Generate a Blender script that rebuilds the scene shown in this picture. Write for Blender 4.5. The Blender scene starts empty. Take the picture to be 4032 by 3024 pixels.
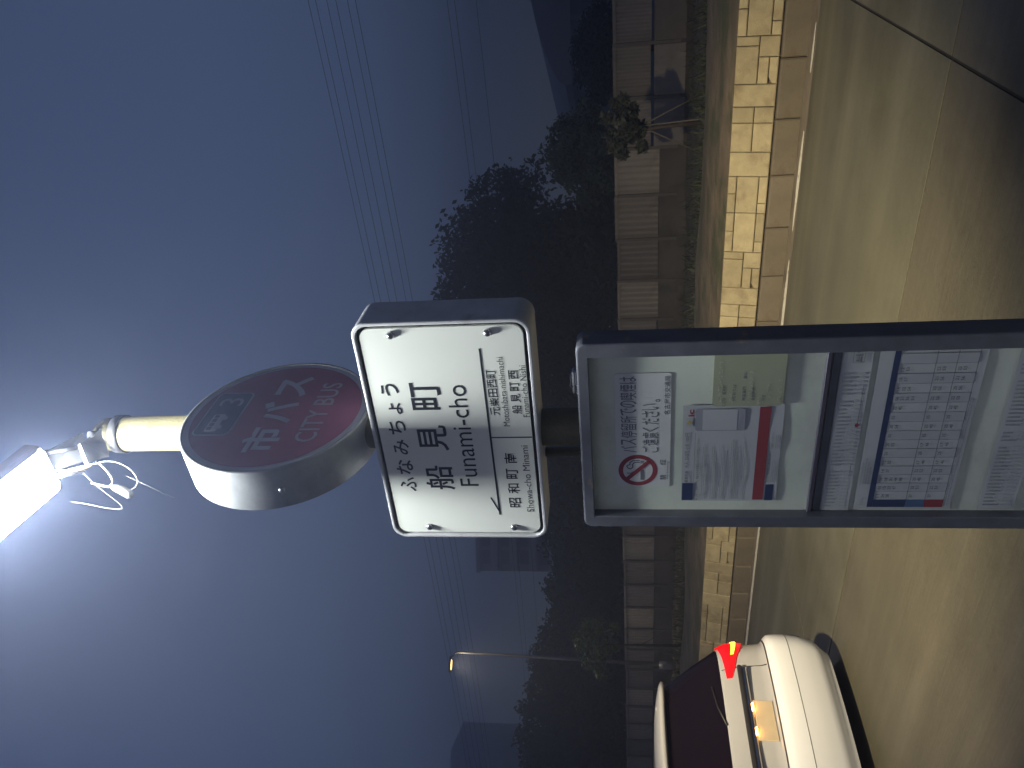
import bpy, math, random
import numpy as np
from mathutils import Matrix, Vector
random.seed(7); rng = np.random.default_rng(7)
scene = bpy.context.scene
COL = scene.collection
R = math.radians

# ------------------------------------------------------------------ camera
EYE = 1.75
FPX, PITCH, ROLL = 3060.0, math.atan(425 / 3060.0), 0.02
_fw = Vector((0, math.cos(PITCH), math.sin(PITCH))); _u0 = Vector((0, -math.sin(PITCH), math.cos(PITCH))); _r0 = Vector((1, 0, 0))
_cr = math.cos(ROLL) * _r0 - math.sin(ROLL) * _u0
_cu = math.cos(ROLL) * _u0 + math.sin(ROLL) * _r0
cam = bpy.data.cameras.new('camera'); camo = bpy.data.objects.new('camera', cam); COL.objects.link(camo)
cam.sensor_fit = 'HORIZONTAL'; cam.sensor_width = 36; cam.lens = FPX / 4032 * 36
cam.clip_start = 0.05; cam.clip_end = 2000
# the phone was held upright and its picture stored sideways: the world's up is the picture's left
camo.matrix_world = Matrix(((-_cu.x, _cr.x, -_fw.x, 0), (-_cu.y, _cr.y, -_fw.y, 0), (-_cu.z, _cr.z, -_fw.z, EYE), (0, 0, 0, 1)))
scene.camera = camo

# ------------------------------------------------------------------ world, exposure
world = bpy.data.worlds.new('World'); scene.world = world; world.use_nodes = True
wn = world.node_tree.nodes; wl = world.node_tree.links
sky = wn.new('ShaderNodeTexSky'); sky.sky_type = 'NISHITA'; sky.sun_disc = False
sky.sun_elevation = R(32); sky.sun_rotation = R(200); sky.air_density = 1.0; sky.dust_density = 0.6; sky.ozone_density = 2.0
bg = wn['Background']; tint = wn.new('ShaderNodeMix'); tint.data_type = 'RGBA'; tint.blend_type = 'MULTIPLY'; tint.inputs[0].default_value = 1.0
tint.inputs[7].default_value = (1.16, 1.0, 1.0, 1); wl.new(sky.outputs[0], tint.inputs[6]); wl.new(tint.outputs[2], bg.inputs[0]); bg.inputs[1].default_value = 0.073
scene.view_settings.view_transform = 'Standard'; scene.view_settings.look = 'None'
scene.view_settings.exposure = 0.0; scene.view_settings.gamma = 1.0
scene.cycles.use_denoising = True
scene.cycles.max_bounces = 4; scene.cycles.diffuse_bounces = 2; scene.cycles.glossy_bounces = 2; scene.cycles.adaptive_threshold = 0.02
scene.cycles.transparent_max_bounces = 8; scene.cycles.volume_bounces = 0
scene.cycles.sample_clamp_indirect = 4.0

# ------------------------------------------------------------------ materials
MATS = {}
def pbsdf(name):
    m = bpy.data.materials.new(name); m.use_nodes = True
    MATS[name] = m
    return m, m.node_tree.nodes, m.node_tree.links, m.node_tree.nodes['Principled BSDF']
def mat(name, col, rough=0.6, metal=0.0, var=0.15, scale=6.0, bump=0.0, bscale=60.0, stretch=None, emit=None, estr=0.0, coat=0.0, spec=0.5, dirt=None, dscale=3.0, dpos=(0.52, 0.68), rand=0.0):
    m, N, L, b = pbsdf(name)
    b.inputs['Metallic'].default_value = metal; b.inputs['Roughness'].default_value = rough
    b.inputs['Coat Weight'].default_value = coat; b.inputs['Specular IOR Level'].default_value = spec
    tc = N.new('ShaderNodeTexCoord'); mp = N.new('ShaderNodeMapping'); L.new(tc.outputs['Object'], mp.inputs[0])
    if stretch: mp.inputs['Scale'].default_value = stretch
    nz = N.new('ShaderNodeTexNoise'); nz.inputs['Scale'].default_value = scale; nz.inputs['Detail'].default_value = 6; nz.inputs['Roughness'].default_value = 0.62
    L.new(mp.outputs[0], nz.inputs['Vector'])
    rp = N.new('ShaderNodeValToRGB'); rp.color_ramp.elements[0].position = 0.3; rp.color_ramp.elements[1].position = 0.7
    lo = [max(0, c * (1 - var)) for c in col]; hi = [min(1, c * (1 + var)) for c in col]
    rp.color_ramp.elements[0].color = (*lo, 1); rp.color_ramp.elements[1].color = (*hi, 1)
    L.new(nz.outputs[0], rp.inputs[0])
    out = rp.outputs[0]
    if dirt:
        n2 = N.new('ShaderNodeTexNoise'); n2.inputs['Scale'].default_value = dscale; n2.inputs['Detail'].default_value = 8; n2.inputs['Roughness'].default_value = 0.7
        L.new(tc.outputs['Object'], n2.inputs['Vector'])
        r2 = N.new('ShaderNodeValToRGB'); r2.color_ramp.elements[0].position = dpos[0]; r2.color_ramp.elements[1].position = dpos[1]
        L.new(n2.outputs[0], r2.inputs[0])
        mx = N.new('ShaderNodeMix'); mx.data_type = 'RGBA'; L.new(r2.outputs[0], mx.inputs[0]); L.new(out, mx.inputs[6]); mx.inputs[7].default_value = (*dirt, 1); out = mx.outputs[2]
    if rand:
        oi = N.new('ShaderNodeObjectInfo'); mrr = N.new('ShaderNodeMapRange'); mrr.inputs[3].default_value = 1 - rand; mrr.inputs[4].default_value = 1 + rand * .6
        L.new(oi.outputs['Random'], mrr.inputs[0]); hs = N.new('ShaderNodeHueSaturation'); L.new(mrr.outputs[0], hs.inputs['Value']); L.new(out, hs.inputs['Color']); out = hs.outputs[0]
    L.new(out, b.inputs['Base Color'])
    if metal < 0.5:
        mr = N.new('ShaderNodeMapRange'); mr.inputs[3].default_value = max(0.02, rough - 0.08); mr.inputs[4].default_value = min(1, rough + 0.08)
    else:
        mr = N.new('ShaderNodeMapRange'); mr.inputs[3].default_value = max(0.02, rough - 0.1); mr.inputs[4].default_value = min(1, rough + 0.12)
    L.new(nz.outputs[0], mr.inputs[0]); L.new(mr.outputs[0], b.inputs['Roughness'])
    if bump:
        nb = N.new('ShaderNodeTexNoise'); nb.inputs['Scale'].default_value = bscale; nb.inputs['Detail'].default_value = 4
        L.new(mp.outputs[0], nb.inputs['Vector'])
        bp = N.new('ShaderNodeBump'); bp.inputs['Strength'].default_value = bump; bp.inputs['Distance'].default_value = 0.01
        L.new(nb.outputs[0], bp.inputs['Height']); L.new(bp.outputs[0], b.inputs['Normal'])
    if emit:
        b.inputs['Emission Color'].default_value = (*emit, 1); b.inputs['Emission Strength'].default_value = estr
    return m

def road_mat(name, base, streaks):
    # weathered concrete; the noise is stretched along the traffic so that wheel paths show as bands
    m, N, L, b = pbsdf(name)
    tc = N.new('ShaderNodeTexCoord')
    def noise(scale, st, rot=0.0, det=5, rgh=0.6):
        mp = N.new('ShaderNodeMapping'); mp.inputs['Scale'].default_value = st; mp.inputs['Rotation'].default_value = (0, 0, rot)
        L.new(tc.outputs['Object'], mp.inputs[0])
        n = N.new('ShaderNodeTexNoise'); n.inputs['Scale'].default_value = scale; n.inputs['Detail'].default_value = det; n.inputs['Roughness'].default_value = rgh
        L.new(mp.outputs[0], n.inputs['Vector']); return n.outputs[0]
    def ramp(v, a, c0, bb, c1):
        r = N.new('ShaderNodeValToRGB'); r.color_ramp.elements[0].position = a; r.color_ramp.elements[1].position = bb
        r.color_ramp.elements[0].color = (*c0, 1); r.color_ramp.elements[1].color = (*c1, 1); L.new(v, r.inputs[0]); return r.outputs[0]
    def mul(a, c, fac=1.0):
        x = N.new('ShaderNodeMix'); x.data_type = 'RGBA'; x.blend_type = 'MULTIPLY'; x.inputs[0].default_value = fac
        L.new(a, x.inputs[6]); L.new(c, x.inputs[7]); return x.outputs[2]
    blot = noise(1.1, (1, 1, 1)); band = noise(1.0, (0.05, 1.5, 1), det=3); fine = noise(70, (1, 1, 1), det=3)
    c = ramp(blot, 0.3, [x * 0.82 for x in base], 0.72, [x * 1.12 for x in base])
    c = mul(c, ramp(band, 0.36, (0.80, 0.80, 0.78), 0.66, (1.10, 1.09, 1.06)))
    c = mul(c, ramp(fine, 0.35, (0.90, 0.90, 0.90), 0.65, (1.07, 1.07, 1.07)))
    med = noise(26, (1, 1, 1), det=4, rgh=0.7); c = mul(c, ramp(med, 0.34, (0.90, 0.89, 0.87), 0.66, (1.07, 1.07, 1.07)))
    spots = noise(9, (1, 1, 1), det=2); c = mul(c, ramp(spots, 0.20, (0.45, 0.42, 0.38), 0.27, (1, 1, 1)))
    stain = noise(0.55, (1, 1, 1), det=7, rgh=0.68); c = mul(c, ramp(stain, 0.36, (0.86, 0.84, 0.80), 0.50, (1, 1, 1)))
    drip = noise(3.2, (0.5, 1, 1), det=5); c = mul(c, ramp(drip, 0.27, (0.62, 0.58, 0.52), 0.33, (1, 1, 1)))
    h = fine
    if streaks:
        st = noise(7.0, (0.30, 10, 1), rot=R(48), det=5); c = mul(c, ramp(st, 0.3, (0.84, 0.84, 0.83), 0.7, (1.12, 1.12, 1.10)))
        ad = N.new('ShaderNodeMath'); ad.operation = 'ADD'; L.new(fine, ad.inputs[0]); L.new(st, ad.inputs[1]); h = ad.outputs[0]
    L.new(c, b.inputs['Base Color'])
    mr = N.new('ShaderNodeMapRange'); mr.inputs[1].default_value = 0.35; mr.inputs[2].default_value = 0.68
    mr.inputs[3].default_value = 0.72; mr.inputs[4].default_value = 0.36; L.new(band, mr.inputs[0]); L.new(mr.outputs[0], b.inputs['Roughness'])
    bp = N.new('ShaderNodeBump'); bp.inputs['Strength'].default_value = 0.18; bp.inputs['Distance'].default_value = 0.005
    L.new(h, bp.inputs['Height']); L.new(bp.outputs[0], b.inputs['Normal'])
    return m

# ------------------------------------------------------------------ mesh helpers
class MB:
    def __init__(s): s.v = []; s.f = []; s.smooth = []
    def add(s, vs, fs, smooth=False):
        o = len(s.v); s.v += [tuple(p) for p in vs]
        for f in fs: s.f.append(tuple(i + o for i in f)); s.smooth.append(smooth)
        return s
    def box(s, x0, x1, y0, y1, z0, z1, ch=0.0):
        if ch <= 0:
            v = [(x, y, z) for z in (z0, z1) for y in (y0, y1) for x in (x0, x1)]
            return s.add(v, [(0, 2, 3, 1), (4, 5, 7, 6), (0, 1, 5, 4), (2, 6, 7, 3), (0, 4, 6, 2), (1, 3, 7, 5)])
        c = ch; v = []; idx = {}
        for ax in range(3):
            for sx in (0, 1):
                for sy in (0, 1):
                    for sz in (0, 1):
                        sg = (sx, sy, sz); lo = (x0, y0, z0); hi = (x1, y1, z1)
                        p = [(hi[k] if sg[k] else lo[k]) + (0 if k == ax else (-c if sg[k] else c)) for k in range(3)]
                        idx[(ax, sg)] = len(v); v.append(p)
        f = []
        for ax in range(3):
            o = [k for k in range(3) if k != ax]
            for sd in (0, 1):
                q = []
                for (a, b_) in ((0, 0), (1, 0), (1, 1), (0, 1)):
                    sg = [0, 0, 0]; sg[ax] = sd; sg[o[0]] = a; sg[o[1]] = b_; q.append(idx[(ax, tuple(sg))])
                f.append(q)
        for ax in range(3):     # edges parallel to ax
            o = [k for k in range(3) if k != ax]
            for a in (0, 1):
                for b_ in (0, 1):
                    s0 = [0, 0, 0]; s1 = [0, 0, 0]; s1[ax] = 1
                    for g in (s0, s1): g[o[0]] = a; g[o[1]] = b_
                    f.append([idx[(o[0], tuple(s0))], idx[(o[0], tuple(s1))], idx[(o[1], tuple(s1))], idx[(o[1], tuple(s0))]])
        for sx in (0, 1):
            for sy in (0, 1):
                for sz in (0, 1): f.append([idx[(k, (sx, sy, sz))] for k in range(3)])
        return s.add(v, f)
    def tube(s, pts, rad, n=10, cap=True):
        pts = [Vector(p) for p in pts]
        rr = rad if isinstance(rad, (list, tuple)) else [rad] * len(pts)
        vs = []; fs = []; prev = None
        for i, p in enumerate(pts):
            d = (pts[min(i + 1, len(pts) - 1)] - pts[max(i - 1, 0)]).normalized()
            if prev is None:
                a = d.orthogonal().normalized()
            else:
                a = (prev - d * prev.dot(d)).normalized()
            prev = a; b = d.cross(a)
            for k in range(n):
                t = 2 * math.pi * k / n; vs.append(p + (a * math.cos(t) + b * math.sin(t)) * rr[i])
        for i in range(len(pts) - 1):
            for k in range(n):
                fs.append((i * n + k, i * n + (k + 1) % n, (i + 1) * n + (k + 1) % n, (i + 1) * n + k))
        s.add(vs, fs, True)
        if cap:
            o = len(s.v) - len(vs)
            s.f.append(tuple(o + k for k in reversed(range(n)))); s.smooth.append(False)
            s.f.append(tuple(o + (len(pts) - 1) * n + k for k in range(n))); s.smooth.append(False)
        return s
    def prism(s, poly, z0, z1, smooth=False):   # polygon in XY extruded along Z
        n = len(poly); vs = [(x, y, z0) for x, y in poly] + [(x, y, z1) for x, y in poly]
        s.add(vs, [tuple(reversed(range(n))), tuple(range(n, 2 * n))])
        o = len(s.v) - 2 * n
        for k in range(n): s.f.append((o + k, o + (k + 1) % n, o + n + (k + 1) % n, o + n + k)); s.smooth.append(smooth)
        return s
    def ring(s, outer, inner, z0, z1):          # frame between two matching polygons
        n = len(outer); vs = [(x, y, z) for z in (z0, z1) for P in (outer, inner) for x, y in P]
        fs = []
        for k in range(n):
            j = (k + 1) % n
            fs += [(k, n + k, n + j, j), (2 * n + k, 2 * n + j, 3 * n + j, 3 * n + k), (k, j, 2 * n + j, 2 * n + k), (n + j, n + k, 3 * n + k, 3 * n + j)]
        return s.add(vs, fs)
    def rect(s, x0, x1, y0, y1, z=0.0):
        return s.add([(x0, y0, z), (x1, y0, z), (x1, y1, z), (x0, y1, z)], [(0, 1, 2, 3)])
    def grid(s, rows, smooth=True, closed=False):
        h = len(rows); w = len(rows[0]); vs = [p for r in rows for p in r]
        fs = [(i * w + j, i * w + (j + 1) % w, (i + 1) * w + (j + 1) % w, (i + 1) * w + j) for i in range(h - 1) for j in range(w if closed else w - 1)]
        return s.add(vs, fs, smooth)
    def mesh(s, name):
        m = bpy.data.meshes.new(name); m.from_pydata(s.v, [], s.f); m.polygons.foreach_set('use_smooth', s.smooth); m.update(); return m

def rrect(x0, x1, y0, y1, r, n=6):
    out = []
    for cx, cy, a0 in ((x1 - r, y1 - r, 0), (x0 + r, y1 - r, 90), (x0 + r, y0 + r, 180), (x1 - r, y0 + r, 270)):
        for k in range(n + 1):
            a = R(a0 + 90 * k / n); out.append((cx + r * math.cos(a), cy + r * math.sin(a)))
    return out
def circ(r, n=64, cx=0, cy=0): return [(cx + r * math.cos(2 * math.pi * k / n), cy + r * math.sin(2 * math.pi * k / n)) for k in range(n)]

WM = {}
def frame(o, ex, ey):
    ex = Vector(ex).normalized(); ey = Vector(ey).normalized(); ez = ex.cross(ey)
    return Matrix(((ex.x, ey.x, ez.x, o[0]), (ex.y, ey.y, ez.y, o[1]), (ex.z, ey.z, ez.z, o[2]), (0, 0, 0, 1)))
ID = Matrix.Identity(4)
def link(o, parent=None, fr=None):
    COL.objects.link(o); w = fr if fr is not None else (WM[parent] if parent else ID); WM[o] = w
    if parent: o.parent = parent; o.matrix_basis = WM[parent].inverted() @ w
    else: o.matrix_basis = w
    return o
def obj(name, mb, m, parent=None, fr=None, kind=None, label=None):
    me = mb.mesh(name) if isinstance(mb, MB) else mb
    if m is not None:
        me.materials.clear(); me.materials.append(MATS[m] if isinstance(m, str) else m)
    o = bpy.data.objects.new(name, me); link(o, parent, fr)
    if kind: o['kind'] = kind
    if label: o['label'] = label
    return o
def tag(o, label, cat, group=None):
    o['label'] = label; o['category'] = cat
    if group: o['group'] = group
    return o
def thing(name, label, cat, fr=ID, group=None):
    o = bpy.data.objects.new(name, None); o.empty_display_size = 0.2; link(o, None, fr); return tag(o, label, cat, group)
def sub(o, levels=2):
    md = o.modifiers.new('s', 'SUBSURF'); md.levels = levels; md.render_levels = levels

TMP = bpy.data.scenes.new('type_setting')
def text_mesh(body, x, y, w, h=None, z=0.0, bold=0.0, spacing=1.0):
    """glyph outlines of the built-in font as a flat mesh; lower left of the ink at x, y; ink width w (and height h)"""
    c = bpy.data.curves.new('t', 'FONT'); c.body = body; c.size = 1; c.resolution_u = 3; c.offset = bold; c.space_character = spacing
    o = bpy.data.objects.new('t', c); TMP.collection.objects.link(o); TMP.view_layers[0].update()
    me = bpy.data.meshes.new_from_object(o); bpy.data.objects.remove(o); bpy.data.curves.remove(c)
    n = len(me.vertices); a = np.empty(n * 3); me.vertices.foreach_get('co', a); a = a.reshape(-1, 3)
    lo = a.min(0); hi = a.max(0); sx = w / (hi[0] - lo[0]); sy = (h / (hi[1] - lo[1])) if h else sx
    vs = [((p[0] - lo[0]) * sx + x, (p[1] - lo[1]) * sy + y, z) for p in a]
    fs = [tuple(p.vertices) for p in me.polygons]; bpy.data.meshes.remove(me)
    return vs, fs
def text(mb, *a, **k):
    vs, fs = text_mesh(*a, **k); mb.add(vs, fs); return mb

# road frame: s runs along the road towards the right of the picture's viewer, n across it, away from the stop
AZ = R(-33.8)
T = Vector((math.cos(AZ), math.sin(AZ), 0)); N_ = Vector((-math.sin(AZ), math.cos(AZ), 0)); Z = Vector((0, 0, 1))
ROADF = frame((0, 0, 0), T, N_)
def W(s, n, z=0.0): return T * s + N_ * n + Z * z

# ================================================================== MATERIAL LIST
road_mat('concrete_far_lane', (0.102, 0.104, 0.080), False)
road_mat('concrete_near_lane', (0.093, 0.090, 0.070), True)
mat('joint_tar', (0.018, 0.016, 0.013), 0.7)
mat('gutter_concrete', (0.17, 0.15, 0.115), 0.75, var=0.25, scale=3, bump=0.3, bscale=80, dirt=(0.10, 0.085, 0.06), dscale=2.2)
mat('line_paint', (0.72, 0.72, 0.63), 0.6, var=0.12, scale=30, dirt=(0.27, 0.25, 0.19), dscale=14, dpos=(0.56, 0.64))
mat('wall_stone', (0.325, 0.29, 0.19), 0.85, var=0.16, scale=9, bump=0.6, bscale=120, dirt=(0.21, 0.175, 0.11), dscale=3.5, rand=0.20)
mat('wall_back', (0.10, 0.075, 0.045), 0.9, var=0.2)
mat('base_concrete', (0.125, 0.112, 0.086), 0.8, var=0.2, scale=4, bump=0.4, bscale=90, dirt=(0.09, 0.07, 0.05), dscale=4, rand=0.2)
mat('verge_soil', (0.13, 0.105, 0.07), 0.95, var=0.4, scale=2.2, bump=0.6, bscale=30, dirt=(0.055, 0.065, 0.03), dscale=1.6, dpos=(0.45, 0.6))
mat('ground_dark', (0.05, 0.05, 0.035), 0.95, var=0.3, scale=1)
mat('pavement', (0.26, 0.25, 0.23), 0.85, var=0.15, scale=8, bump=0.3, bscale=100)
mat('fence_panel', (0.225, 0.212, 0.185), 0.7, var=0.18, scale=2.2, bump=0.2, bscale=30, dirt=(0.15, 0.13, 0.10), dscale=1.3, rand=0.3, stretch=(2.5, 1, 0.4))
mat('fence_panel_grey', (0.16, 0.152, 0.14), 0.7, var=0.2, scale=2.2, dirt=(0.10, 0.09, 0.075), dscale=1.5, rand=0.3, stretch=(2.5, 1, 0.4))
mat('fence_post', (0.10, 0.095, 0.085), 0.6, var=0.2)
mat('fence_base', (0.085, 0.08, 0.07), 0.9, var=0.35, scale=1.5, dirt=(0.04, 0.045, 0.03), dscale=1.2)
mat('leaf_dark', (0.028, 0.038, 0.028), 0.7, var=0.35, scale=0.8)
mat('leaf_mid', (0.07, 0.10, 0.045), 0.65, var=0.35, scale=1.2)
mat('leaf_lit', (0.12, 0.16, 0.05), 0.6, var=0.35, scale=2)  # lamplight on the two left saplings is put into this paler leaf colour
mat('bark', (0.06, 0.05, 0.04), 0.9, var=0.3, scale=8)
mat('stake_wood', (0.12, 0.11, 0.09), 0.8, var=0.2)
mat('grass', (0.035, 0.045, 0.022), 0.8, var=0.4, scale=2)
mat('hall_roof', (0.16, 0.15, 0.16), 0.6, var=0.12, scale=0.3)
mat('hall_wall', (0.10, 0.095, 0.10), 0.8, var=0.2, scale=0.3)
mat('tower_wall', (0.22, 0.20, 0.21), 0.85, var=0.1, scale=0.2)
mat('tower_slab', (0.28, 0.26, 0.27), 0.8, var=0.1, scale=0.2)
mat('glass_dark', (0.02, 0.022, 0.028), 0.12, var=0.05)
mat('cable_black', (0.035, 0.035, 0.04), 0.6)
mat('aluminium', (0.60, 0.60, 0.585), 0.46, metal=0.3, var=0.10, scale=14, bump=0.05, bscale=220, stretch=(1, 1, 1), dirt=(0.33, 0.31, 0.28), dscale=9, dpos=(0.56, 0.75))
mat('drum_alu', (0.34, 0.345, 0.34), 0.42, metal=0.35, var=0.14, scale=16, bump=0.06, bscale=200, dirt=(0.22, 0.215, 0.20), dscale=7, dpos=(0.5, 0.75))
mat('frame_alu', (0.18, 0.185, 0.205), 0.46, metal=0.5, var=0.14, scale=18, bump=0.06, bscale=200, dirt=(0.36, 0.29, 0.20), dscale=11, dpos=(0.62, 0.72))
mat('pole_steel', (0.135, 0.118, 0.06), 0.5, metal=0.25, var=0.16, scale=12, bump=0.25, bscale=160, dirt=(0.10, 0.07, 0.025), dscale=22, dpos=(0.56, 0.72))
mat('sign_white', (0.79, 0.80, 0.70), 0.42, var=0.02, scale=5, spec=0.35)
mat('ink', (0.012, 0.014, 0.02), 0.5, var=0.0)
mat('gap_black', (0.01, 0.01, 0.012), 0.8)
mat('screw_steel', (0.4, 0.4, 0.42), 0.28, metal=1.0, var=0.1)
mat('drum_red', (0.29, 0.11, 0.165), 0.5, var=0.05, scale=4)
mat('drum_white', (0.50, 0.49, 0.53), 0.5, var=0.04)
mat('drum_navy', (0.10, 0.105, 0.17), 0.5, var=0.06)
mat('board_panel', (0.70, 0.75, 0.61), 0.55, var=0.06, scale=3, dirt=(0.55, 0.58, 0.46), dscale=5, dpos=(0.5, 0.75))
mat('notice_white', (0.73, 0.75, 0.69), 0.5, var=0.03)
mat('print_red', (0.30, 0.06, 0.07), 0.5, var=0.04)
mat('print_navy', (0.04, 0.055, 0.12), 0.5, var=0.05)
mat('print_blue', (0.09, 0.15, 0.26), 0.5, var=0.05)
mat('print_grey', (0.19, 0.20, 0.21), 0.6, var=0.05)
mat('print_pale', (0.42, 0.43, 0.43), 0.6, var=0.05)
mat('print_mid', (0.33, 0.34, 0.35), 0.6, var=0.05)
mat('paper', (0.53, 0.55, 0.53), 0.45, var=0.04, scale=9)
mat('paper_grey', (0.47, 0.49, 0.48), 0.5, var=0.04, scale=9)
mat('row_tint', (0.48, 0.50, 0.49), 0.5, var=0.03)
mat('phone_body', (0.34, 0.35, 0.37), 0.4)
mat('emblem_yellow', (0.5, 0.42, 0.13), 0.5)
mat('braille_plastic', (0.40, 0.42, 0.28), 0.3, var=0.06, scale=8)
mat('braille_dot', (0.72, 0.72, 0.55), 0.2)
mat('bar_dark', (0.14, 0.13, 0.16), 0.45, metal=0.5, var=0.1)
mat('led', (0.9, 0.95, 0.9), 0.5, var=0.0, emit=(0.90, 0.96, 1.0), estr=540.0)
mat('lamp_housing', (0.40, 0.39, 0.28), 0.45, var=0.08)
mat('bracket_steel', (0.10, 0.10, 0.10), 0.5, metal=0.5, var=0.15, scale=20, dirt=(0.13, 0.12, 0.10), dscale=20)
mat('wire_white', (0.10, 0.10, 0.085), 0.5)
mat('wire_orange', (0.22, 0.12, 0.04), 0.5)
mat('lamp_steel', (0.26, 0.26, 0.26), 0.45, metal=0.6, var=0.1)
mat('street_lens', (1, 0.9, 0.7), 0.4, var=0.0, emit=(1.0, 0.66, 0.22), estr=4.5)
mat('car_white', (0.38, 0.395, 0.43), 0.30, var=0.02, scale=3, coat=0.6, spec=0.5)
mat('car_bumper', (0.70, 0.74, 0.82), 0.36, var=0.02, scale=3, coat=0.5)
mat('car_glass', (0.006, 0.004, 0.008), 0.06, var=0.0, spec=0.10)
mat('car_black', (0.02, 0.02, 0.022), 0.5)
mat('tyre', (0.02, 0.02, 0.02), 0.9)
mat('rim', (0.45, 0.45, 0.47), 0.35, metal=0.9)
mat('tail_red', (0.35, 0.01, 0.015), 0.2, var=0.0, emit=(1.0, 0.0, 0.004), estr=1.0)
mat('tail_core', (0.8, 0.2, 0.05), 0.3, var=0.0, emit=(1.0, 0.30, 0.02), estr=9.0)
mat('reflector', (0.30, 0.05, 0.04), 0.3)
mat('plate', (0.50, 0.42, 0.30), 0.45, var=0.06, scale=20)
mat('plate_lamp', (1, 0.6, 0.3), 0.4, var=0.0, emit=(1.0, 0.40, 0.08), estr=30.0)
mat('chrome', (0.6, 0.6, 0.62), 0.15, metal=1.0)

# ================================================================== SETTING
g = MB(); g.grid([[(x, y, -0.10) for x in np.linspace(-300, 300, 9)] for y in np.linspace(-300, 300, 9)], smooth=False)
obj('ground', g, 'ground_dark', None, ID, 'structure')
# road: a dark bed with separate concrete slabs, the joints are real gaps
rb = MB(); rb.rect(-90, 60, 1.88, 7.52, -0.010)
road = obj('road', rb, 'joint_tar', None, ROADF, 'structure')
S0, SL = -1.04, 5.5
for k in range(-10, 8):
    a, b = S0 + SL * k + 0.009, S0 + SL * (k + 1) - 0.009
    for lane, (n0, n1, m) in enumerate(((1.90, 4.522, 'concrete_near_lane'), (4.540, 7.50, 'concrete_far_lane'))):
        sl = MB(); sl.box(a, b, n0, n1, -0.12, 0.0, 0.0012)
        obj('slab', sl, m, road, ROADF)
gt = MB()
gt.add([(-90, 7.51, -0.002), (60, 7.51, -0.002), (60, 7.88, -0.022), (-90, 7.88, -0.022)], [(0, 1, 2, 3)])
obj('gutter', gt, 'gutter_concrete', None, ROADF, 'structure')
# worn edge line, broken where the paint has come off
el = MB()
for a, b in ((-60, -3.62), (-3.30, -2.30), (-1.78, -1.36), (-0.8, 30)):
    n = max(2, int((b - a) / 0.12)); vs = []
    for i in range(n + 1):
        s = a + (b - a) * i / n; tp = min(1, min(i, n - i) / 3.0)
        w = 0.068 * (0.35 + 0.65 * tp)
        vs += [(s, 7.60 - w + random.uniform(-.008, .008), 0.0), (s, 7.60 + w + random.uniform(-.008, .008), 0.0)]
    el.add([(x, y, 0.002 - 0.02 * (y - 7.51) / 0.37) for x, y, z in vs], [(2 * i, 2 * i + 2, 2 * i + 3, 2 * i + 1) for i in range(n)])
obj('edge_line', el, 'line_paint', road, ROADF)
# pavement with kerb on the near side, where the stop stands
pv = MB(); pv.box(-60, 40, -6.0, 1.70, -0.1, 0.12)
pave = obj('pavement', pv, 'pavement', None, ROADF, 'structure')
kb = MB(); kb.box(0.003, 0.597, 1.705, 1.875, -0.1, 0.13, 0.012); km = kb.mesh('kerb_stone'); km.materials.append(MATS['gutter_concrete'])
for i in range(-30, 14): obj('kerb_stone', km, None, pave, ROADF @ Matrix.Translation((i * 0.6, 0, 0)))
# raised verge behind the retaining wall
vg = MB()
prof = [(8.03, 0.585), (8.6, 0.60), (9.8, 0.60), (10.7, 0.58), (11.6, 0.42), (13.0, 0.28), (17.1, 0.20), (30, 0.05), (30.1, -0.2)]
ss = np.linspace(-90, 45, 136)
vg.grid([[(s, n, z + (0.025 * math.sin(s * 1.3 + n * 2) + random.uniform(-.015, .015)) * (0 if n < 8.1 else 1)) for s in ss] for n, z in prof])
obj('verge', vg, 'verge_soil', None, ROADF, 'structure')

# ------------------------------------------------------------------ retaining wall of stones
rw = thing('retaining_wall', 'low battered retaining wall of tan stones along the far side of the road', 'wall', ROADF)
SP = 2.17
back = MB()
back.add([(-70, 7.945, 0.19), (35, 7.945, 0.19), (35, 8.03, 0.60), (-70, 8.03, 0.60), (-70, 8.2, 0.58), (35, 8.2, 0.58)], [(0, 1, 2, 3), (3, 2, 5, 4)])
obj('backing', back, 'wall_back', rw, ROADF)
bb = MB(); bb.box(0.004, 0.556, 7.87, 8.05, -0.06, 0.205, 0.014); bm_ = bb.mesh('base_block'); bm_.materials.append(MATS['base_concrete'])
for i in range(-62, 30): obj('base_block', bm_, None, rw, ROADF @ Matrix.Translation((i * 0.56 - 0.02, random.uniform(-.003, .003), random.uniform(-.003, .003))))
WF = frame(W(0, 7.925, 0.215), T, (N_ * 0.2 + Z).normalized()); WH = 0.395
def stone(poly):
    """face polygon (x along the wall, y up the face), pillowed edges"""
    cx = sum(p[0] for p in poly) / len(poly); cy = sum(p[1] for p in poly) / len(poly); n = len(poly)
    def inset(d): return [(x + (d if x < cx else -d), y + (d if y < cy else -d)) for x, y in poly]
    a, b, c = inset(0.0025), inset(0.004), inset(0.012); h = random.uniform(0.0, 0.006)
    m = MB(); vs = [(x, y, -0.03) for x, y in a] + [(x, y, 0.008 + h) for x, y in b] + [(x, y, 0.014 + h) for x, y in c]
    fs = [(k + r * n, (k + 1) % n + r * n, (k + 1) % n + (r + 1) * n, k + (r + 1) * n) for r in (0, 1) for k in range(n)] + [tuple(range(2 * n, 3 * n))]
    m.add(vs, fs); return m
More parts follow.
